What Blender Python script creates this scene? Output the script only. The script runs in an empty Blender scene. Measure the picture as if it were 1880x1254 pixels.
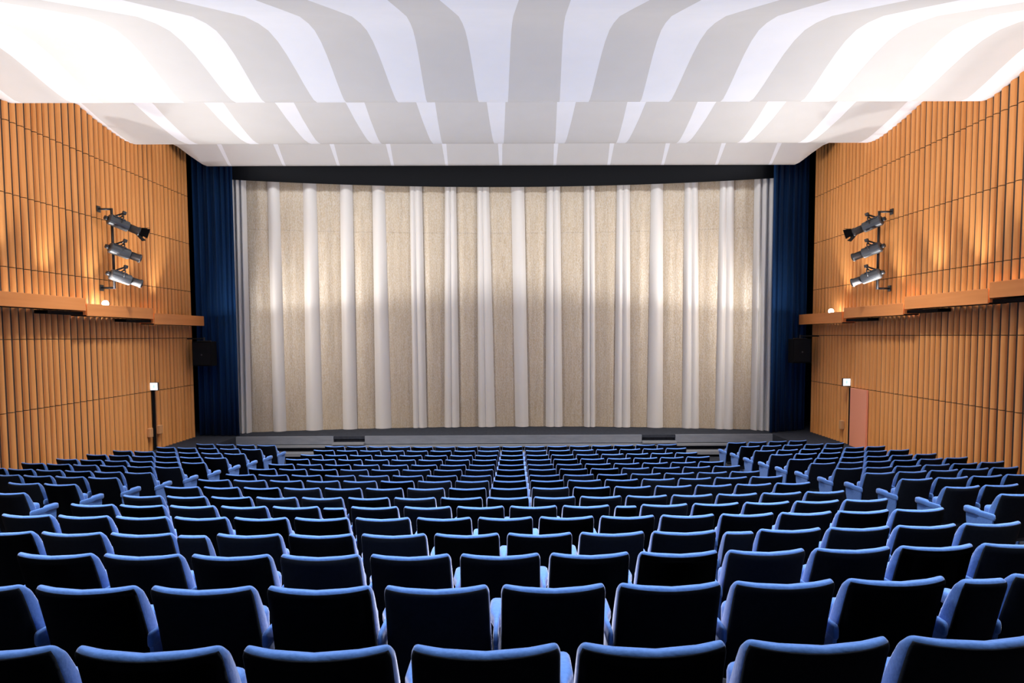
import bpy, bmesh, math, random
from mathutils import Matrix, Vector
random.seed(7)
sc = bpy.context.scene
COL = sc.collection
EYE = 3.62                                   # height of the lens above the lowest floor

# ------------------------------------------------------------------ camera
yaw, pitch, roll, FPX = 0.006854, 0.061572, -0.004317, 1283.486
Fv = Vector((math.sin(yaw)*math.cos(pitch), math.cos(yaw)*math.cos(pitch), -math.sin(pitch)))
Rv = Vector((math.cos(yaw), -math.sin(yaw), 0.0)); Uv = Rv.cross(Fv)
R2 = Rv*math.cos(roll)+Uv*math.sin(roll); U2 = Uv*math.cos(roll)-Rv*math.sin(roll)
cam_d = bpy.data.cameras.new('camera'); cam = bpy.data.objects.new('camera', cam_d); COL.objects.link(cam)
cam_d.sensor_width = 36.0; cam_d.lens = FPX/1880*36.0
cam_d.shift_x = (940-956.67)/1880; cam_d.shift_y = (695.33-627)/1880
cam_d.clip_start = 0.05; cam_d.clip_end = 200
m3 = Matrix((R2, U2, -Fv)).transposed()
cam.matrix_world = Matrix.Translation((0, 0, EYE)) @ m3.to_4x4()
sc.camera = cam

# ------------------------------------------------------------------ world, exposure, lights
w = bpy.data.worlds.new('hall_dark'); sc.world = w; w.use_nodes = True
w.node_tree.nodes['Background'].inputs[0].default_value = (0.01, 0.01, 0.012, 1)
w.node_tree.nodes['Background'].inputs[1].default_value = 0.0
vs = sc.view_settings; vs.view_transform = 'Standard'; vs.look = 'None'; vs.gamma = 1.0; vs.use_curve_mapping = False
vs.exposure = 0.0

XL, XR = -9.648, 9.039                       # rib fronts of the two side walls
def area(name, loc, sx, sy, power, col, direction=(0, 0, -1), spread=180):
    d = bpy.data.lights.new(name, 'AREA'); d.shape = 'RECTANGLE'; d.size = sx; d.size_y = sy
    d.energy = power; d.color = col; d.spread = math.radians(spread)
    o = bpy.data.objects.new(name, d); COL.objects.link(o)
    o.location = (loc[0], loc[1], loc[2]+EYE)
    o.rotation_euler = Vector(direction).to_track_quat('-Z', 'Y').to_euler()
    return o
WARM = (1.0, 0.97, 0.935)
COOL = (0.98, 0.98, 1.0)
# fluorescent tubes lying in the wooden troughs along both walls, shining up
TROUGH = {'left': [(5.0, 10.6, .92, .64), (10.6, 15.23, .845, .575), (15.27, 18.04, .735, .465), (18.09, 20.94, .615, .33)],
          'right': [(5.0, 12.83, .94, .648), (12.86, 15.64, .83, .55), (15.68, 18.52, .695, .425), (18.64, 21.45, .603, .30)]}
TROUGH_W, REFL_W, CURTAIN_FILL_W, FILL_W, SPOT_W = 108, 220, 7, 200, 430
for side in ('left', 'right'):
    sg = 1 if side == 'left' else -1; Xw = XL if side == 'left' else XR
    for a, b, t, bt in TROUGH[side]:
        a = max(a, 7.8); b = min(b, 19.4); wt = (1.25 if side == 'left' else .8) if a < 9 else .4 if a > 17 else 1.0
        area('trough_light', (Xw+sg*.15, (a+min(b, 19.4))/2, t-.014), (min(b, 19.4)-a)-.2, .024, TROUGH_W*(b-a)*wt, WARM, (sg, 0, -.22), 180)
        n = max(1, round((min(b, 20.3)-max(a, 8.4))/1.45))
        for k in range(n):                               # small reflector lamps between the tubes
            y = max(a, 8.4)+(min(b, 20.3)-max(a, 8.4))*(k+.5)/n
            d = bpy.data.lights.new('reflector_lamp', 'SPOT'); d.energy = REFL_W; d.color = WARM; d.spot_size = math.radians(84); d.spot_blend = .75; d.shadow_soft_size = .05
            o = bpy.data.objects.new('reflector_lamp', d); COL.objects.link(o); o.location = (Xw+sg*.28, y, t-.06+EYE)
            o.rotation_euler = Vector((sg*.25, 0, 1)).to_track_quat('-Z', 'Y').to_euler()
# added unseen fill row above the curtain, brightens the cloth
area('added_curtain_fill', (-.3, 20.95, 5.35), 15.0, .12, CURTAIN_FILL_W*15, COOL, (0, .55, -1), 130)
# added fill panels without fixtures: behind the rims and over the rear rows
for Y, z in ((14.9, 5.1), (6.9, 4.2), (3.0, 3.75)):
    for k in range(5):
        area('added_fill', (-6.3+3.0*k, Y, z), .5, .5, FILL_W*(.3 if Y < 5 else 1.0 if Y < 10 else 1), COOL, (0, .0, -1), 95)

# ------------------------------------------------------------------ materials
def mat(name, col, rough=.6, metal=0.0, sheen=0.0, sheen_col=None, spec=.5, emit=None, es=0):
    m = bpy.data.materials.new(name); m.use_nodes = True
    b = m.node_tree.nodes['Principled BSDF']
    b.inputs['Base Color'].default_value = (*col, 1); b.inputs['Roughness'].default_value = rough
    b.inputs['Metallic'].default_value = metal; b.inputs['Specular IOR Level'].default_value = spec
    if sheen:
        b.inputs['Sheen Weight'].default_value = sheen; b.inputs['Sheen Roughness'].default_value = .35
        b.inputs['Sheen Tint'].default_value = (*(sheen_col or col), 1)
    if emit:
        b.inputs['Emission Color'].default_value = (*emit, 1); b.inputs['Emission Strength'].default_value = es
    return m
def nodes(m): return m.node_tree.nodes, m.node_tree.links, m.node_tree.nodes['Principled BSDF']
def noise_col(m, c1, c2, scale=(1, 1, 1), detail=4, bump=0.0, lo=.3, hi=.7, nscale=1.0):
    N, L, b = nodes(m)
    tc = N.new('ShaderNodeTexCoord'); mp = N.new('ShaderNodeMapping'); mp.inputs['Scale'].default_value = scale
    nz = N.new('ShaderNodeTexNoise'); nz.inputs['Scale'].default_value = nscale; nz.inputs['Detail'].default_value = detail
    cr = N.new('ShaderNodeValToRGB'); cr.color_ramp.elements[0].color = (*c1, 1); cr.color_ramp.elements[1].color = (*c2, 1)
    cr.color_ramp.elements[0].position = lo; cr.color_ramp.elements[1].position = hi
    L.new(tc.outputs['Object'], mp.inputs[0]); L.new(mp.outputs[0], nz.inputs['Vector']); L.new(nz.outputs['Fac'], cr.inputs[0])
    L.new(cr.outputs[0], b.inputs['Base Color'])
    if bump:
        bp = N.new('ShaderNodeBump'); bp.inputs['Strength'].default_value = bump; bp.inputs['Distance'].default_value = .01
        L.new(nz.outputs['Fac'], bp.inputs['Height']); L.new(bp.outputs[0], b.inputs['Normal'])
    return m
M = {}
M['blue'] = noise_col(mat('blue_velour', (.05, .16, .5), .85, sheen=.8, sheen_col=(.85, .86, 1.0), spec=.2), (.075, .182, .49), (.098, .225, .58), (60, 60, 60), bump=.15)
M['navy'] = noise_col(mat('dark_navy', (.004, .007, .014), .8, spec=.15), (.006, .009, .015), (.009, .012, .020), (40, 40, 40))  # near-black tone carries the shade on the seat backs
M['wood'] = noise_col(mat('orange_wood', (.6, .25, .06), .45, spec=.35), (.78, .305, .075), (.88, .385, .115), (9, 9, .5), detail=5, bump=.05)
M['board'] = noise_col(mat('orange_board', (.68, .27, .08), .5, spec=.3), (.82, .29, .075), (.88, .33, .095), (6, .6, 12), detail=4)
M['handle'] = mat('pale_wood', (.72, .36, .15), .4)
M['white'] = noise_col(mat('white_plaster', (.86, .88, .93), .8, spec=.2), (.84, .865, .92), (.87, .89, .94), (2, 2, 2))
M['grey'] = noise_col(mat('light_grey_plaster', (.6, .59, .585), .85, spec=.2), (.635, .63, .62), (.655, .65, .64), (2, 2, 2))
M['black'] = mat('black_cloth', (.012, .013, .015), .9, spec=.1)
M['void'] = mat('black_paint', (.006, .006, .007), .9, spec=.1)
M['metal'] = mat('dark_metal', (.05, .052, .058), .38, metal=.6)
M['steel'] = mat('lamp_body_grey', (.075, .08, .088), .42, metal=.4)
M['lens'] = mat('lamp_lens', (.02, .022, .03), .1)
M['carpet'] = noise_col(mat('charcoal_carpet', (.03, .033, .042), .95, spec=.1), (.026, .029, .037), (.036, .039, .05), (30, 30, 30), bump=.2)
M['stage'] = noise_col(mat('stage_carpet', (.045, .05, .065), .9, spec=.1), (.030, .034, .046), (.040, .045, .059), (12, 3, 12), bump=.1)
M['fascia'] = noise_col(mat('grey_fascia', (.16, .17, .19), .7), (.17, .185, .22), (.21, .225, .26), (3, 3, 10))
M['nosing'] = mat('pale_step_edge', (.22, .23, .25), .6)
M['drape'] = noise_col(mat('navy_velvet', (.006, .03, .10), .9, sheen=.3, sheen_col=(.2, .35, .8), spec=.1), (.005, .026, .085), (.007, .036, .115), (8, 8, .6))
M['satin'] = mat('ivory_satin', (.66, .635, .61), .5, sheen=.2, sheen_col=(1, .97, .95))
M['salmon'] = mat('salmon_paint', (1.0, .37, .21), .5)
M['bulb'] = mat('glowing_bulb', (1, 1, 1), .3, emit=(1, .97, .92), es=30)
M['sign'] = mat('lit_sign', (.9, .95, 1), .4, emit=(.9, .97, 1.0), es=1.3)
M['pictogram'] = mat('pale_green_mark', (.5, .8, .75), .4, emit=(.62, .9, .92), es=.8)
M['rear'] = noise_col(mat('dark_rear_panelling', (.05, .035, .025), .7), (.04, .028, .02), (.07, .045, .03), (6, 6, .5))
# curtain cloth: beige weave crossed by silver thread
gl = mat('glitter_cloth', (.40, .32, .22), .6, sheen=.3, sheen_col=(1, 1, 1), spec=.5)
N, L, b = nodes(gl)
tc = N.new('ShaderNodeTexCoord'); mp = N.new('ShaderNodeMapping'); mp.inputs['Scale'].default_value = (16, 16, 1.6)
n1 = N.new('ShaderNodeTexNoise'); n1.inputs['Scale'].default_value = 1; n1.inputs['Detail'].default_value = 6; n1.inputs['Roughness'].default_value = .7
cr = N.new('ShaderNodeValToRGB'); cr.color_ramp.elements[0].position = .25; cr.color_ramp.elements[1].position = .6
cr.color_ramp.elements[0].color = (.36, .27, .165, 1); cr.color_ramp.elements[1].color = (.50, .40, .27, 1)
sx = N.new('ShaderNodeSeparateXYZ'); cmpn = N.new('ShaderNodeMath'); cmpn.operation = 'COMPARE'; cmpn.inputs[1].default_value = 6.32; cmpn.inputs[2].default_value = .018
seam = N.new('ShaderNodeMixRGB'); seam.blend_type = 'MULTIPLY'; seam.inputs[2].default_value = (.85, .84, .83, 1)
L.new(tc.outputs['Object'], sx.inputs[0]); L.new(sx.outputs['Z'], cmpn.inputs[0]); L.new(cmpn.outputs[0], seam.inputs[0]); L.new(cr.outputs[0], seam.inputs[1])
L.new(tc.outputs['Object'], mp.inputs[0]); L.new(mp.outputs[0], n1.inputs['Vector']); L.new(n1.outputs['Fac'], cr.inputs[0]); L.new(seam.outputs[0], b.inputs['Base Color'])
mp2 = N.new('ShaderNodeMapping'); mp2.inputs['Scale'].default_value = (55, 55, 18)
n2 = N.new('ShaderNodeTexNoise'); n2.inputs['Scale'].default_value = 1; n2.inputs['Detail'].default_value = 3
bp = N.new('ShaderNodeBump'); bp.inputs['Strength'].default_value = .6; bp.inputs['Distance'].default_value = .012
silver = N.new('ShaderNodeBsdfGlossy'); silver.inputs['Color'].default_value = (.80, .82, .84, 1); silver.inputs['Roughness'].default_value = .58
mk = N.new('ShaderNodeMapRange'); mk.inputs[1].default_value = .42; mk.inputs[2].default_value = .62; mk.inputs[3].default_value = .05; mk.inputs[4].default_value = .33
mx = N.new('ShaderNodeMixShader'); out = N['Material Output']
L.new(tc.outputs['Object'], mp2.inputs[0]); L.new(mp2.outputs[0], n2.inputs['Vector']); L.new(n2.outputs['Fac'], bp.inputs['Height'])
L.new(bp.outputs[0], silver.inputs['Normal']); L.new(bp.outputs[0], b.inputs['Normal']); L.new(n2.outputs['Fac'], mk.inputs[0])
L.new(mk.outputs[0], mx.inputs[0]); L.new(b.outputs[0], mx.inputs[1]); L.new(silver.outputs[0], mx.inputs[2]); L.new(mx.outputs[0], out.inputs['Surface'])
M['glitter'] = gl

# ------------------------------------------------------------------ helpers
def tag(o, label=None, cat=None, group=None, kind=None):
    if label: o['label'] = label
    if cat: o['category'] = cat
    if group: o['group'] = group
    if kind: o['kind'] = kind
    return o
def link_mesh(name, bm, mats, parent=None, smooth=False, kind=None):
    bmesh.ops.recalc_face_normals(bm, faces=bm.faces)
    me = bpy.data.meshes.new(name); bm.to_mesh(me); bm.free()
    for m in (mats if isinstance(mats, (list, tuple)) else [mats]): me.materials.append(m)
    if smooth:
        for p in me.polygons: p.use_smooth = True
    o = bpy.data.objects.new(name, me); COL.objects.link(o)
    if parent: o.parent = parent
    else: o.location = (0, 0, EYE)
    if kind: o['kind'] = kind
    return o
def empty(name, loc, rz=0.0, **k):
    o = bpy.data.objects.new(name, None); COL.objects.link(o); o.empty_display_size = .1
    o.location = (loc[0], loc[1], loc[2]+EYE); o.rotation_euler = (0, 0, rz)
    return tag(o, **k)
def box(bm, x0, x1, y0, y1, z0, z1, bevel=0.0, seg=2, mi=0):
    r = bmesh.ops.create_cube(bm, size=1.0)
    vsx = r['verts']
    for v in vsx: v.co = Vector(((x0+x1)/2+v.co.x*(x1-x0), (y0+y1)/2+v.co.y*(y1-y0), (z0+z1)/2+v.co.z*(z1-z0)))
    fs = set(f for v in vsx for f in v.link_faces)
    for f in fs: f.material_index = mi
    if bevel:
        es = list(set(e for v in vsx for e in v.link_edges))
        bmesh.ops.bevel(bm, geom=es, offset=bevel, segments=seg, affect='EDGES', profile=.5)
def tube(bm, pts, rad, n=12, cap=True):
    pts = [Vector(p) for p in pts]; rings = []
    for i, p in enumerate(pts):
        d = (pts[min(i+1, len(pts)-1)]-pts[max(i-1, 0)]).normalized()
        a = d.orthogonal().normalized() if i == 0 else (pa-d*pa.dot(d)).normalized()
        pa = a; c = d.cross(a)
        r = rad[i] if isinstance(rad, (list, tuple)) else rad
        rings.append([bm.verts.new(p+(a*math.cos(t)+c*math.sin(t))*r) for t in [2*math.pi*k/n for k in range(n)]])
    for A, B in zip(rings, rings[1:]):
        for k in range(n): bm.faces.new((A[k], A[(k+1) % n], B[(k+1) % n], B[k]))
    if cap: bm.faces.new(rings[0][::-1]); bm.faces.new(rings[-1])
def sheet(bm, rows, mi=None):
    V = [[bm.verts.new(p) for p in r] for r in rows]
    for i in range(len(V)-1):
        for j in range(len(V[i])-1):
            f = bm.faces.new((V[i][j], V[i][j+1], V[i+1][j+1], V[i+1][j]))
            if mi: f.material_index = mi[j] if isinstance(mi, (list, tuple)) else mi
            f.smooth = True

# ------------------------------------------------------------------ floor (raked, rows on an arc)
Y0, ARC, UC = 2.186, 0.01203, -0.494
TOPZ = [-1.016, -1.177, -1.341, -1.498, -1.635, -1.78, -1.917, -2.023, -2.135, -2.255, -2.352, -2.452, -2.532, -2.613, -2.676, -2.74]
SEAT_H = 0.86
def floor_z(yp):
    t = yp-Y0
    if t <= 0: return max(TOPZ[0]-SEAT_H-.16*t, TOPZ[0]-SEAT_H) if t > -2.4 else TOPZ[0]-SEAT_H+.384
    if t >= 15: return TOPZ[15]-SEAT_H
    i = int(t); f = t-i
    return TOPZ[i]*(1-f)+TOPZ[i+1]*f-SEAT_H
bm = bmesh.new()
xs = [XL-.1+(XR-XL+.2)*k/24 for k in range(25)]
ys = [-6, -3, -1, -.2, 1, 2.186]+[2.186+.5*k for k in range(1, 39)]
sheet(bm, [[(x, y, floor_z(y-ARC*(x-UC)**2)-.004) for x in xs] for y in ys])
link_mesh('floor', bm, M['carpet'], kind='structure')

# ------------------------------------------------------------------ ribbed side walls
ZB = [-3.75, -1.43, -.03, 1.347, 2.751, 4.13, 6.4]      # joints between the wall boards
def ribbed_wall(name, X, sgn, yend):
    bm = bmesh.new()
    rnd = random.Random(3 if sgn > 0 else 4)
    edges = [yend]
    while edges[-1] > -6: edges.append(edges[-1]-rnd.choice((.17, .19, .21, .23)))
    for zi in range(len(ZB)-1):
        z0, z1 = ZB[zi]+.007, ZB[zi+1]-.007
        pts = []
        for a, c in zip(edges, edges[1:]):
            for k in range(9):
                t = (.124, .125, .22, .34, .5, .66, .78, .875, .876)[k]; dep = (0 if k in (0, 8) else .022+.034*(1-min(1, abs((t-.5)/.375))**2.2))
                pts.append((a+(c-a)*(t-.5)*.87+(c-a)*.5, dep))
        low = [(X-sgn*(.056-d), y, z0) for y, d in pts]; up = [(X-sgn*(.056-d), y, z1) for y, d in pts]
        sheet(bm, [low, up], [1 if k % 9 == 8 else 0 for k in range(len(low)-1)])
    # backing behind the joints and the end face
    Xb = X-sgn*.06
    for q in ([(Xb, yend, -3.75), (Xb, -6, -3.75), (Xb, -6, 6.4), (Xb, yend, 6.4)], [(X-sgn*.05, yend, -3.75), (X-sgn*.6, yend, -3.75), (X-sgn*.6, yend, 6.4), (X-sgn*.05, yend, 6.4)]):
        f = bm.faces.new([bm.verts.new(p) for p in q]); f.material_index = 1
    return link_mesh(name, bm, [M['wood'], M['rear']], kind='structure')
ribbed_wall('wall_left', XL, 1, 21.0)
ribbed_wall('wall_right', XR, -1, 21.4)
bm = bmesh.new(); box(bm, XL-.6, XR+.6, -6.3, -6, -3.7, 6.5); link_mesh('wall_rear', bm, M['rear'], kind='structure')
bm = bmesh.new(); box(bm, XL-3, XR+3, 24.2, 24.4, -3.7, 7); link_mesh('wall_front', bm, M['void'], kind='structure')
for nm, x in (('wall_left_wing', XL-2.6), ('wall_right_wing', XR+2.4)):
    bm = bmesh.new(); box(bm, x, x+.2, 21.0, 24.3, -3.7, 7); link_mesh(nm, bm, M['void'], kind='structure')

# ------------------------------------------------------------------ wave ceiling with tapering white bands
PROF = [(20.56, 5.9), (20.54, 5.4), (20.52, 5.0), (20.5, 4.93), (20.42, 4.96), (20.3, 5.03), (20.1, 5.15), (19.85, 5.31), (19.6, 5.45), (19.3, 5.55), (18.9, 5.5), (18.5, 5.28),
        (18.33, 5.08), (18.28, 4.98), (18.22, 4.935), (18.0, 4.905), (17.69, 4.895), (17.35, 4.925), (17.0, 4.97), (16.5, 5.04), (15.9, 5.16), (15.4, 5.22), (15.0, 5.22), (14.5, 5.08), (14.1, 4.85),
        (13.92, 4.66), (13.84, 4.56), (13.78, 4.525), (13.58, 4.507), (13.36, 4.54), (13.07, 4.60), (12.66, 4.70), (12.2, 4.80), (11.8, 4.855), (11.4, 4.86), (11.0, 4.80), (10.5, 4.68), (9.6, 4.37), (8.6, 4.02), (8.1, 3.85),
        (7.9, 3.80), (7.75, 3.88), (7.4, 4.15), (6.8, 4.3), (6.0, 4.3), (5.0, 4.15), (3.5, 3.85), (2, 3.75), (-6, 3.7)]
PITCH = 1.555; C0 = .36
def ceil_lim(y):
    l, r = XL-.04, XR+.04
    if y > 19.6:
        for (ya, la, ra), (yb, lb, rb) in zip([(19.6, XL, XR), (19.85, -9.38, 8.62), (20.1, -9.2, 8.40), (20.3, -9.05, 8.26), (20.42, -8.95, 8.17), (20.5, -8.86, 8.08)],
                                              [(19.85, -9.38, 8.62), (20.1, -9.2, 8.40), (20.3, -9.05, 8.26), (20.42, -8.95, 8.17), (20.5, -8.86, 8.08), (20.6, -8.86, 8.08)]):
            if ya <= y <= yb: t = (y-ya)/(yb-ya); return la+(lb-la)*t, ra+(rb-ra)*t
    return l, r
bm = bmesh.new(); rows = []; mis = []
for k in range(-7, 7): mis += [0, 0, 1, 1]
for y, z in PROF:
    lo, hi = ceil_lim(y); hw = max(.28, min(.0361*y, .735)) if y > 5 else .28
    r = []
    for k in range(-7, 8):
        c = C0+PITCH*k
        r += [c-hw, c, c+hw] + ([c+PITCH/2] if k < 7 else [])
    r = r[:4*14+1]
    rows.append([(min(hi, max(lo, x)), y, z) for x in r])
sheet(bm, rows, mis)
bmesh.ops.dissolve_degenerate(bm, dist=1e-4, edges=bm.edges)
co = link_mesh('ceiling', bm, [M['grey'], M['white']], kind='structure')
sd = co.modifiers.new('thickness', 'SOLIDIFY'); sd.thickness = .03; sd.offset = 1
bm = bmesh.new(); box(bm, XL-3, XR+3, -6.3, 24.4, 6.4, 6.6); link_mesh('ceiling_void', bm, M['void'], kind='structure')

# ------------------------------------------------------------------ stage
ZS = -3.0
bm = bmesh.new(); box(bm, XL-2.4, XR+2.4, 20.9, 24.2, ZS-.08, ZS); box(bm, XL-.05, -8.42, 17.95, 20.9, -3.7, ZS); box(bm, 7.72, XR+.05, 17.95, 20.9, -3.7, ZS)
box(bm, -8.42, 7.72, 20.96, 21.1, -3.7, ZS-.08)
link_mesh('stage_floor', bm, M['stage'], kind='structure')
bm = bmesh.new()
for a, c in ((-8.42, -5.5), (-4.56, 3.77), (4.79, 7.72)): box(bm, a, c, 20.88, 20.95, -3.235, ZS+.004)
link_mesh('trim_1', bm, M['fascia'], kind='structure')
bm = bmesh.new()
for a, c in ((-5.5, -4.56), (3.77, 4.79)): box(bm, a, c, 20.7, 20.95, -3.235, -3.18)
box(bm, -8.42, 7.72, 20.74, 20.95, -3.315, -3.255); box(bm, -8.42, 7.72, 20.45, 20.95, -3.53, -3.44)
link_mesh('trim_2', bm, M['nosing'], kind='structure')

# ------------------------------------------------------------------ stage curtain
def curtain_y(x): return 23.0-1.2*((x+.37)/8.35)**2
BAND_B = [(-8.8, -8.33), (-7.68, -7.33), (-6.71, -6.24), (-5.59, -5.18), (-4.57, -4.1), (-3.37, -2.96), (-2.35, -1.9), (-1.24, -.72), (-.02, .38), (.98, 1.5), (2.24, 2.57), (3.22, 3.7), (4.27, 4.73), (5.36, 5.85), (6.36, 6.87), (7.42, 8.1)]
BAND_T = [(-8.8, -8.3), (-7.67, -7.36), (-6.64, -6.28), (-5.54, -5.19), (-4.55, -4.19), (-3.38, -3.02), (-2.26, -1.93), (-1.22, -.87), (-.12, .27), (1.03, 1.43), (2.23, 2.54), (3.27, 3.65), (4.34, 4.68), (5.37, 5.74), (6.42, 6.80), (7.42, 8.12)]
ct = empty('stage_curtain', (-.37, 22.5, ZS), label='tall curved stage curtain of beige glitter cloth with ivory satin folds', cat='curtain')
ZT = 4.84
def cloth(xa_b, xb_b, xa_t, xb_t, prof, n):
    rows = []
    for zi in range(9):
        s = zi/8; z = ZS+.006+(ZT-ZS-.006)*s; r = []
        for k in range(n+1):
            t = k/n; x = (xa_b+(xb_b-xa_b)*t)*(1-s)+(xa_t+(xb_t-xa_t)*t)*s
            r.append((x+.37, curtain_y(x)-prof(t, s)-22.5, z-ZS))
        rows.append(r)
    return rows
rc = random.Random(11)
for i, ((a, c), (d, e)) in enumerate(zip(BAND_B, BAND_T)):
    lobes = 4 if i in (0, 15) else rc.choice((2, 2, 1))
    sk = rc.uniform(-.25, .25)
    def pf(t, s, lobes=lobes, sk=sk):
        u = t**(1+sk*.6)
        return .03+(.10 if lobes < 4 else .2)*(abs(math.sin(math.pi*lobes*u))**.75)*(.8+.2*(1-s))+(.06*math.sin(math.pi*u)**.6)
    bm = bmesh.new(); sheet(bm, cloth(a-.02, c+.02, d-.02, e+.02, pf, 28)); link_mesh('satin_band', bm, M['satin'], ct, True)['label'] = 'ivory satin fold'
    if i < 15:
        p1, p2, p3 = rc.uniform(0, 6), rc.uniform(0, 6), rc.uniform(.006, .018)
        def pg(t, s, p1=p1, p2=p2, p3=p3): return .015+p3*math.sin(7*t+p1)+.008*math.sin(15*t+p2)*s+.05*math.sin(math.pi*t)
        bm = bmesh.new(); sheet(bm, cloth(c-.03, BAND_B[i+1][0]+.03, e-.03, BAND_T[i+1][0]+.03, pg, 14)); link_mesh('glitter_panel', bm, M['glitter'], ct, True)['label'] = 'flat beige glitter panel'
# black border above the curtain
bm = bmesh.new(); A = []; B = []
for k in range(25):
    x = -9.0+16.98*k/24; y = curtain_y(x)-.32; A.append((x, y, 4.74)); B.append((x, y, 6.3))
sheet(bm, [A, B])
po = link_mesh('pelmet', bm, M['black']); s2 = po.modifiers.new('thickness', 'SOLIDIFY'); s2.thickness = .06; s2.offset = -1
tag(po, 'black cloth pelmet stretched along the top of the stage curtain', 'pelmet')
# navy side drapes
for side, (xa, ya, xb, yb) in dict(left=(XL+.01, 21.2, -8.37, 21.05), right=(7.735, 21.15, XR-.01, 21.8)).items():
    bm = bmesh.new(); rows = []; n = 96; r3 = random.Random(5)
    ph = [r3.uniform(.6, 1.4) for _ in range(12)]
    for zi in range(5):
        z = ZS+.02+(6.2-ZS)*zi/4; r = []
        for k in range(n+1):
            t = k/n; f = 6.5*t+.35*math.sin(5*t+1); dd = .045*math.cos(2*math.pi*f)+.018*math.cos(4.7*math.pi*f+2)
            r.append((xa+(xb-xa)*t, ya+(yb-ya)*t+dd, z))
        # the inner edge folds back towards the stage
        back = [(r[-1][0]-.06*k, r[-1][1]+.1*k, z) for k in range(1, 4)] if side == 'left' else [(r[0][0]+.06*k, r[0][1]+.06*k, z) for k in (3, 2, 1)]
        rows.append(r+back if side == 'left' else back+r)
    sheet(bm, rows)
    o = link_mesh('side_drape', bm, M['drape']); s3 = o.modifiers.new('thickness', 'SOLIDIFY'); s3.thickness = .015
    tag(o, f'dark navy velvet side drape hanging at the {side} end of the stage', 'curtain', 'navy side drapes')

# ------------------------------------------------------------------ wooden light troughs
names = {'left': ['off the edge', 'farthest from the stage', 'middle one', 'nearest the stage']}
LABT = {('left', 1): 'long orange wooden light trough on the left wall, cut by the picture edge',
        ('left', 2): 'orange wooden light trough below the left spotlights, between two others',
        ('left', 3): 'orange wooden light trough on the left wall, reaching past the navy drape',
        ('right', 0): 'orange wooden light trough on the right wall, cut by the picture edge',
        ('right', 1): 'orange wooden light trough on the right wall, second from the picture edge',
        ('right', 2): 'orange wooden light trough below the right spotlights, third from the picture edge',
        ('right', 3): 'orange wooden light trough on the right wall, reaching past the navy drape',
        ('left', 0): 'orange wooden light trough on the left wall, farthest from the stage'}
for side in ('left', 'right'):
    s = 1 if side == 'left' else -1; X = XL+.002 if side == 'left' else XR-.002
    for i, (a, b_, t, bt) in enumerate(TROUGH[side]):
        e = empty('light_trough', (X, a, bt), label=LABT[(side, i)], cat='light trough', group='wooden light troughs')
        Lg = b_-a; H = t-bt
        def q(x0, x1, y0, y1, z0, z1, nm, m, bev=.004):
            bm = bmesh.new(); box(bm, *sorted((s*x0, s*x1)), y0, y1, z0, z1, bev, 1); return link_mesh(nm, bm, m, e)
        q(.335, .36, 0, Lg, 0, H, 'front_board', M['board'])
        q(.328, .335, .02, Lg-.02, .02, H-.004, 'bounce_blocker', M['void'], 0)  # added black strip, stops tube light bouncing off the front board
        q(0, .328, 0, Lg, .0, .02, 'bottom_board', M['void'])
        q(0, .328, 0, .02, .02, H, 'end_board', M['board']); q(0, .328, Lg-.02, Lg, .02, H, 'end_board', M['board'])
        if i < 3 and b_ < 20:
            q(.02, .30, Lg-1.15, Lg-.01, -.09, -.02, 'bracket', M['void']); 
        bm = bmesh.new(); tube(bm, [(s*.2, .1, .07), (s*.2, Lg-.1, .07)], .018, 8); link_mesh('lamp_tube', bm, M['satin'], e, True)

# small round lamps
for side, p in (('left', (XL+.26, 16.13, .775)), ('right', (XR-.26, 19.5, .64))):
    e = empty('round_lamp', p, label=f'small glowing round lamp on the rim of the {side} light trough', cat='lamp', group='small round lamps')
    bm = bmesh.new(); bmesh.ops.create_uvsphere(bm, u_segments=16, v_segments=10, radius=.07); link_mesh('bulb', bm, M['bulb'], e, True)
    bm = bmesh.new(); tube(bm, [(0, 0, -.05), (0, 0, -.10), (0, 0, -.289 if side == 'left' else -.319)], [.035, .025, .02], 12); link_mesh('socket', bm, M['metal'], e, True)

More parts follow.
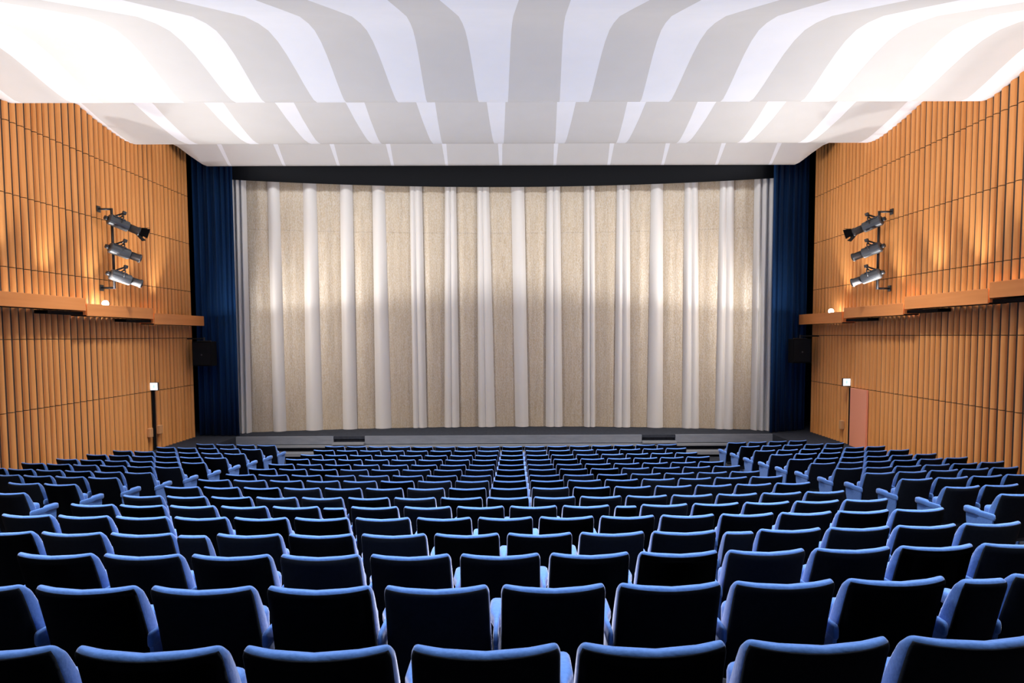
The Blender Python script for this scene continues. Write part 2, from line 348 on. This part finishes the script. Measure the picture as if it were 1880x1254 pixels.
# ------------------------------------------------------------------ spotlights on wall poles
def frame(d):
    d = Vector(d).normalized(); up = Vector((0, 0, 1)); x = d.cross(up).normalized(); z = x.cross(d)
    return Matrix((x, d, z)).transposed()
def spotlight(pos, axis, label, grp, barn, sgn):
    e = empty('stage_spotlight', pos, label=label, cat='spotlight', group=grp)
    Rm = frame(axis).to_4x4()
    def put(nm, bm, m, sm=True, par=None):
        bm.transform(Rm); return link_mesh(nm, bm, m, par or e, sm)
    bm = bmesh.new()
    tube(bm, [(0, -.34, 0), (0, -.335, 0), (0, -.31, 0), (0, .10, 0), (0, .115, 0), (0, .12, 0)], [.07, .10, .122, .122, .105, .09], 20)
    for k in range(4): box(bm, -.012, .012, -.28, 0.0, .1, .135); bmesh.ops.rotate(bm, verts=bm.verts[-8:], cent=(0, 0, 0), matrix=Matrix.Rotation(k*.5-.75, 3, 'Y'))
    body = put('lamp_housing', bm, M['steel'], False)
    bm = bmesh.new(); tube(bm, [(0, .11, 0), (0, .32, 0), (0, .325, 0), (0, .36, 0)], [.090, .090, .102, .102], 20); lt = put('lens_tube', bm, M['metal'])
    bm = bmesh.new(); tube(bm, [(0, .361, 0), (0, .366, 0)], [.085, .08], 20); put('lens', bm, M['lens'], par=lt)
    bm = bmesh.new(); tube(bm, [(0, -.335, 0), (0, -.42, 0)], [.055, .045], 14); put('lamp_cap', bm, M['metal'], par=body)
    if barn:
        for k in range(4):
            bm = bmesh.new()
            V = [bm.verts.new(p) for p in ((-.08, .36, .09), (.08, .36, .09), (.12, .52, .16), (-.12, .52, .16))]
            bm.faces.new(V); bmesh.ops.solidify(bm, geom=bm.faces[:], thickness=.006)
            bm.transform(Matrix.Rotation(k*math.pi/2, 4, 'Y')); put('barn_door', bm, M['void'], False, lt)
    bm = bmesh.new(); tube(bm, [(-.135, -.08, 0), (-.135, -.08, .13), (-.10, -.08, .17), (.10, -.08, .17), (.135, -.08, .13), (.135, -.08, 0)], .014, 8); yk = put('yoke', bm, M['metal'])
    bm = bmesh.new(); tube(bm, [(0, -.08, .17), (0, -.06, .26)], .022, 8); box(bm, -.04, .04, -.10, -.02, .24, .31, .008)
    cp = Rm.inverted() @ Vector((-sgn*.19, -.02, .20)); tube(bm, [(0, -.06, .27), cp], .02, 8); put('clamp', bm, M['metal'], False, yk)
    sd_ = bpy.data.lights.new('spot_beam', 'SPOT'); sd_.energy = SPOT_W; sd_.color = (1, .93, .84); sd_.spot_size = math.radians(85); sd_.spot_blend = 1.0; sd_.shadow_soft_size = .06
    so = bpy.data.objects.new('spot_beam', sd_); COL.objects.link(so)
    a_ = Vector(axis).normalized(); so.location = Vector(pos)+a_*.42+Vector((0, 0, EYE)); so.rotation_euler = a_.to_track_quat('-Z', 'Y').to_euler()
    return e
for side, px_, py_, zs, ztop, zbot in (('left', XL+.30, 16.45, (2.60, 1.96, 1.36), 2.98, 1.13), ('right', XR-.30, 16.95, (2.60, 1.98, 1.36), 2.95, 1.08)):
    s = 1 if side == 'left' else -1
    e = empty('lamp_pole', (px_, py_, zbot), label=f'dark metal lamp pole with wall arms holding the {side} spotlights', cat='pole', group='spotlight poles')
    bm = bmesh.new(); tube(bm, [(0, 0, 0), (0, 0, ztop-zbot)], .03, 12); link_mesh('pole', bm, M['metal'], e, True)
    for z in (0.02, ztop-zbot-.02):
        bm = bmesh.new(); tube(bm, [(0, 0, z), (-s*.2, -.02, z), (-s*.30, -.02, z)], .025, 10); link_mesh('wall_arm', bm, M['metal'], e, True)
        bm = bmesh.new(); box(bm, *sorted((-s*.275, -s*.30)), -.09, .05, z-.07, z+.07, .005); link_mesh('wall_plate', bm, M['metal'], e)
    for i, z in enumerate(zs):
        spotlight((px_+s*.25, py_+.02, z), (s*.55, .62, -.28+(.02*i)), f'dark stage spotlight on the {side} wall pole, ' + ('topmost, with flared barn doors' if i == 0 else 'middle of three' if i == 1 else 'lowest of three'), f'{side} wall spotlights', i == 0, s)

# ------------------------------------------------------------------ loudspeakers on the drapes
for side, x, y in (('left', -9.16, 20.62), ('right', 8.48, 20.85)):
    e = empty('loudspeaker', (x, y, -.85), label=f'black box loudspeaker in front of the {side} navy drape', cat='loudspeaker', group='side loudspeakers')
    bm = bmesh.new(); box(bm, -.28, .28, -.18, .2, 0, .72, .015); link_mesh('cabinet', bm, M['void'], e)
    bm = bmesh.new(); box(bm, -.25, .25, -.195, -.18, .03, .69, .01); gr = link_mesh('grille', bm, M['black'], e)
    bm = bmesh.new(); tube(bm, [(0, 0, .71), (0, 0, .84)], .025, 8); box(bm, -.2, .2, -.04, .04, .72, .745); tube(bm, [(0, 0, .80), ((XL-x) if side == 'left' else (XR-x), 0, .80)], .02, 8); link_mesh('bracket', bm, M['metal'], e)
    bm = bmesh.new(); tube(bm, [(0, -.194, .33), (0, -.2, .33)], .025, 10); link_mesh('badge', bm, M['steel'], gr)

# ------------------------------------------------------------------ exit doors and signs
def plate(nm, X, s, y0, y1, z0, z1, th, m, parent=None, bev=.004, kind=None):
    bm = bmesh.new(); box(bm, *sorted((X-s*.005, X+s*th)), y0, y1, z0, z1, bev, 1); o = link_mesh(nm, bm, m, parent, kind=kind); return o
d1 = plate('door_1', XL, 1, 18.52, 18.66, ZS, -1.40, .012, M['void'], kind='structure')
for y0, z in ((18.20, -2.62), (18.70, -2.60)):
    h = plate('door_handle', XL, 1, y0, y0+.15, z, z+.24, .09, M['handle'], d1, .012)
d2 = plate('door_2', XR, -1, 18.70, 18.86, ZS, -1.45, .012, M['void'], kind='structure')
leaf = plate('door_leaf', XR, -1, 17.83, 18.70, ZS, -1.44, .05, M['salmon'], d2)
plate('door_handle', XR, -1, 19.10, 19.24, -2.62, -2.38, .09, M['handle'], d2, .012)
for side, X, s, ya, za in (('left', XL, 1, 18.43, -1.40), ('right', XR, -1, 18.80, -1.40)):
    e = empty('exit_sign', (X, ya, za), label=f'small white lit exit sign above the door slit in the {side} wall', cat='sign', group='lit exit signs')
    # the sign stands out from the wall and faces the seats
    bm = bmesh.new(); box(bm, *sorted((s*.0, s*.21)), .0, .06, 0, .21, .006); link_mesh('sign_box', bm, M['metal'], e)
    bm = bmesh.new(); box(bm, *sorted((s*.01, s*.20)), -.012, .0, .01, .20, .003); f = link_mesh('lit_face', bm, M['sign'], e)
    bm = bmesh.new(); box(bm, *sorted((s*.08, s*.14)), -.015, -.011, .06, .15); link_mesh('pictogram', bm, M['pictogram'], f)

# ------------------------------------------------------------------ seats
def back_mesh(wt, wb, name='backrest'):
    """padded backrest: wide curved pad, thin at the top, bulging in the middle, leaning back"""
    bm = bmesh.new(); rings = []; n = 36
    Z0, Z1 = .30, .845
    hs = [0, .02, .06, .14, .25, .37, .5, .62, .73, .82, .88, .905, .925, .945, .96, .973, .984, .992, .998, 1.0]
    for s in hs:
        z = Z0+(Z1-Z0)*s
        hw = (wb+(wt-wb)*s)/2
        yc0 = .155*(1-s)                                     # lean
        th = .07+.07*math.sin(math.pi*min(1, s*1.02+.03))**.8
        e = 1.0
        if s > .90: e = math.sqrt(max(0, 1-((s-.90)/.10)**2))    # rolled top
        if s < .06: e = min(e, .55+.45*math.sqrt(max(0, 1-((.06-s)/.06)**2)))
        r = []
        for k in range(n):
            a = 2*math.pi*k/n; ca, sa = math.cos(a), math.sin(a)
            ex = math.copysign(abs(ca)**.28, ca); ey = math.copysign(abs(sa)**.45, sa)
            hwx = hw-(1-e)*.028; t = th*(.15+.85*e)
            x = ex*hwx
            y = yc0+th*.5+ey*t*.5+.055*(x/.26)**2
            r.append(bm.verts.new((x, y, z+.012*abs(x/.26)**2*(s))))
        rings.append(r)
    for A, B in zip(rings, rings[1:]):
        for k in range(n): bm.faces.new((A[k], A[(k+1) % n], B[(k+1) % n], B[k]))
    bm.faces.new(rings[0][::-1]); bm.faces.new(rings[-1])
    return bm
def shaded_back_mesh(wt, wb):  # dark sheet over the back of the pad, stands in for its shade
    bm = bmesh.new(); F = []; Bk = []
    for s in (.01, .12, .25, .38, .5, .62, .74, .84, .895, .915, .935, .95, .962, .972):
        z = .30+.545*s; hw = (wb+(wt-wb)*s)/2; F.append([])
        th = .07+.07*math.sin(math.pi*min(1, s*1.02+.03))**.8
        e = math.sqrt(max(0, 1-((s-.90)/.10)**2)) if s > .90 else 1.0
        for k in range(13):
            u = .985*math.sin(math.pi/2*(2*k/12-1)); hx = hw-(1-e)*.028; x = hx*u; t = th*(.15+.85*e)
            ey = math.sqrt(1-abs(u)**7.14)**.45
            y = .155*(1-s)+th*.5-ey*t*.5+.055*(x/.26)**2
            F[-1].append((x, y-.004, z+.012*abs(x/.26)**2*s+.002))
    sheet(bm, F)
    bmesh.ops.solidify(bm, geom=bm.faces[:], thickness=-.012)
    return bm
def arm_mesh():
    bm = bmesh.new(); box(bm, -.038, .038, .10, .53, .545, .625, .026, 3)
    for yc in (.31, .36): bmesh.ops.bisect_plane(bm, geom=bm.verts[:]+bm.edges[:]+bm.faces[:], plane_co=(0, yc, 0), plane_no=(0, 1, 0))
    for v in bm.verts:
        if v.co.y < .35: v.co.z -= .016; v.co.x *= .36
    return bm
def side_mesh():
    bm = bmesh.new()
    prof = [(.12, .545), (.51, .56), (.50, .44), (.44, .26), (.42, .0), (.36, .0), (.345, .2), (.30, .26), (.255, .2), (.24, 0), (.18, 0), (.18, .22), (.14, .42)]
    A = [bm.verts.new((-.010, y, z)) for y, z in prof]; B = [bm.verts.new((.010, y, z)) for y, z in prof]
    bm.faces.new(A); bm.faces.new(B[::-1])
    for k in range(len(prof)): bm.faces.new((A[k], A[(k+1) % len(prof)], B[(k+1) % len(prof)], B[k]))
    return bm
def seat_proto(narrow=False):
    e = empty('narrow_seat_back' if narrow else 'cinema_seat', (0, 0, 0))
    wt, wb = (.232, .245) if narrow else (.50, .522)
    link_mesh('backrest', back_mesh(wt, wb), M['blue'], e, True)
    link_mesh('shaded_back', shaded_back_mesh(wt, wb), M['navy'], e, True)['label'] = 'near-black seat back, shade in its colour'
    if narrow:
        bm = bmesh.new(); box(bm, -.10, .10, .16, .24, 0, .34, .01); link_mesh('pedestal', bm, M['navy'], e)
    else:
        bm = bmesh.new(); box(bm, -.235, .235, .215, .33, .36, .675, .04, 3); link_mesh('folded_cushion', bm, M['blue'], e, True)
        bm = bmesh.new(); box(bm, -.20, .20, .18, .23, .26, .34, .01); link_mesh('hinge_bar', bm, M['metal'], e)
    return e
def add_arm(e, x):
    a = link_mesh('armrest', arm_mesh(), M['blue'], e, True); a.location.x = x
    c = link_mesh('side_stand', side_mesh(), M['blue'], e); c.location.x = x
    return a, c
P_seat = seat_proto(); ARM, STAND = add_arm(P_seat, .28)
P_nar = seat_proto(True); na, ns = add_arm(P_nar, .14)
used = {'s': False, 'n': False}
PARTS = {P_seat: list(P_seat.children), P_nar: list(P_nar.children)}
def dup(proto):
    r = proto.copy(); COL.objects.link(r)
    for ch in PARTS[proto]:
        c = ch.copy(); COL.objects.link(c); c.parent = r
    return r
def seat(kind, X, i, label, group, left_arm=False, right_arm=True):
    src = P_nar if kind == 'n' else P_seat
    r = src if not used[kind] else dup(src); used[kind] = True
    u = X-UC; Y = Y0+i+ARC*u*u
    r.location = (X, Y, TOPZ[i]-SEAT_H+EYE); r.rotation_euler = (0, 0, math.atan(2*ARC*u))
    r['label'] = label; r['category'] = 'seat'; r['group'] = group
    if left_arm:
        for src_o in (ARM, STAND):
            c = src_o.copy(); COL.objects.link(c); c.parent = r; c.location.x = -.28 if kind == 's' else -.14
    return r
ORD = ['first', 'second', 'third', 'fourth', 'fifth', 'sixth', 'seventh', 'eighth', 'ninth', 'tenth', 'eleventh', 'twelfth', 'thirteenth', 'fourteenth', 'fifteenth', 'sixteenth', 'seventeenth']
ROWN = {0: 'row nearest the camera', 1: 'second row from the camera', 2: 'third row from the camera', 3: 'fourth row from the camera', 4: 'fifth row from the camera'}
for i in range(15, 4, -1): ROWN[i] = ('front row by the stage' if i == 15 else ORD[15-i]+' row from the stage')
XS = .175; PW = .56
VIS = {0: (-2.065, 1.86), 1: (-2.91, 2.98), 2: (-3.19, 3.54), 3: (-4.31, 4.10)}
for i in range(16):
    if i in (1, 3, 5):
        kr = {5: 2, 3: 3, 1: 4}[i]; kl = {5: -3, 3: -4, 1: -5}[i]
        r0 = XS-.28+PW*kr; l0 = XS-.28+PW*kl
        S = [(l0+PW*j, l0+PW*(j+1), 's') for j in range(int(round((r0-l0)/PW)))]
        S = [(l0-.28, l0, 'n')]+S+[(r0, r0+.28, 'n')]
        x = r0+.28
        while x < XS+PW*7-.1: S.append((x, x+PW, 's')); x += PW
        x = l0-.28
        while x > XS-PW*9+.1: S.insert(0, (x-PW, x, 's')); x -= PW
    else:
        S = [(XS+PW*k, XS+PW*(k+1), 's') for k in range(-9, 7)]
    end_l, end_r = S[0][0], S[-1][1]
    lo, hi = VIS.get(i, (-99, 99))
    S = [t for t in S if t[0] > lo-.01 and t[1] < hi+.01]
    nar = [t for t in S if t[2] == 'n']
    for j, (a, c, k) in enumerate(S):
        where = f'{ORD[j]} from the left edge of the picture' if i < 5 else f'{ORD[j]} from the left aisle'
        blk = 'middle block, ' if i > 4 else ''
        if k == 'n':
            sd_ = 'left' if (a+c)/2 < -.4 else 'right'
            seat('n', (a+c)/2, i, f'narrow blue half-width backrest between full seats, {ROWN[i]}' + (f', on the {sd_}' if len(nar) > 1 else ''), 'narrow filler backrests')
        else:
            seat('s', (a+c)/2, i, f'blue cinema seat, {blk}{ROWN[i]}, {where}', 'seats of the middle block', left_arm=(j == 0))
VISN = {(5, -1): 0, (5, 1): 1, (6, -1): 1, (6, 1): 2, (7, -1): 2, (7, 1): 4, (8, -1): 4, (8, 1): 5}
for i in range(5, 16):
    for s, e0 in ((-1, -6.10), (1, 5.38)):
        n = {15: 4, 14: 5}.get(i, 6); n = VISN.get((i, s), n); side = 'left' if s < 0 else 'right'
        for j in range(n):
            X = e0+s*PW*(j+.5)
            seat('s', X, i, f'blue cinema seat, {side} block, {ROWN[i]}, ' + ('on the aisle' if j == 0 else f'{ORD[j]} from the aisle'), f'seats of the {side} block', left_arm=(s > 0 and j == 0) or (s < 0 and j == n-1))
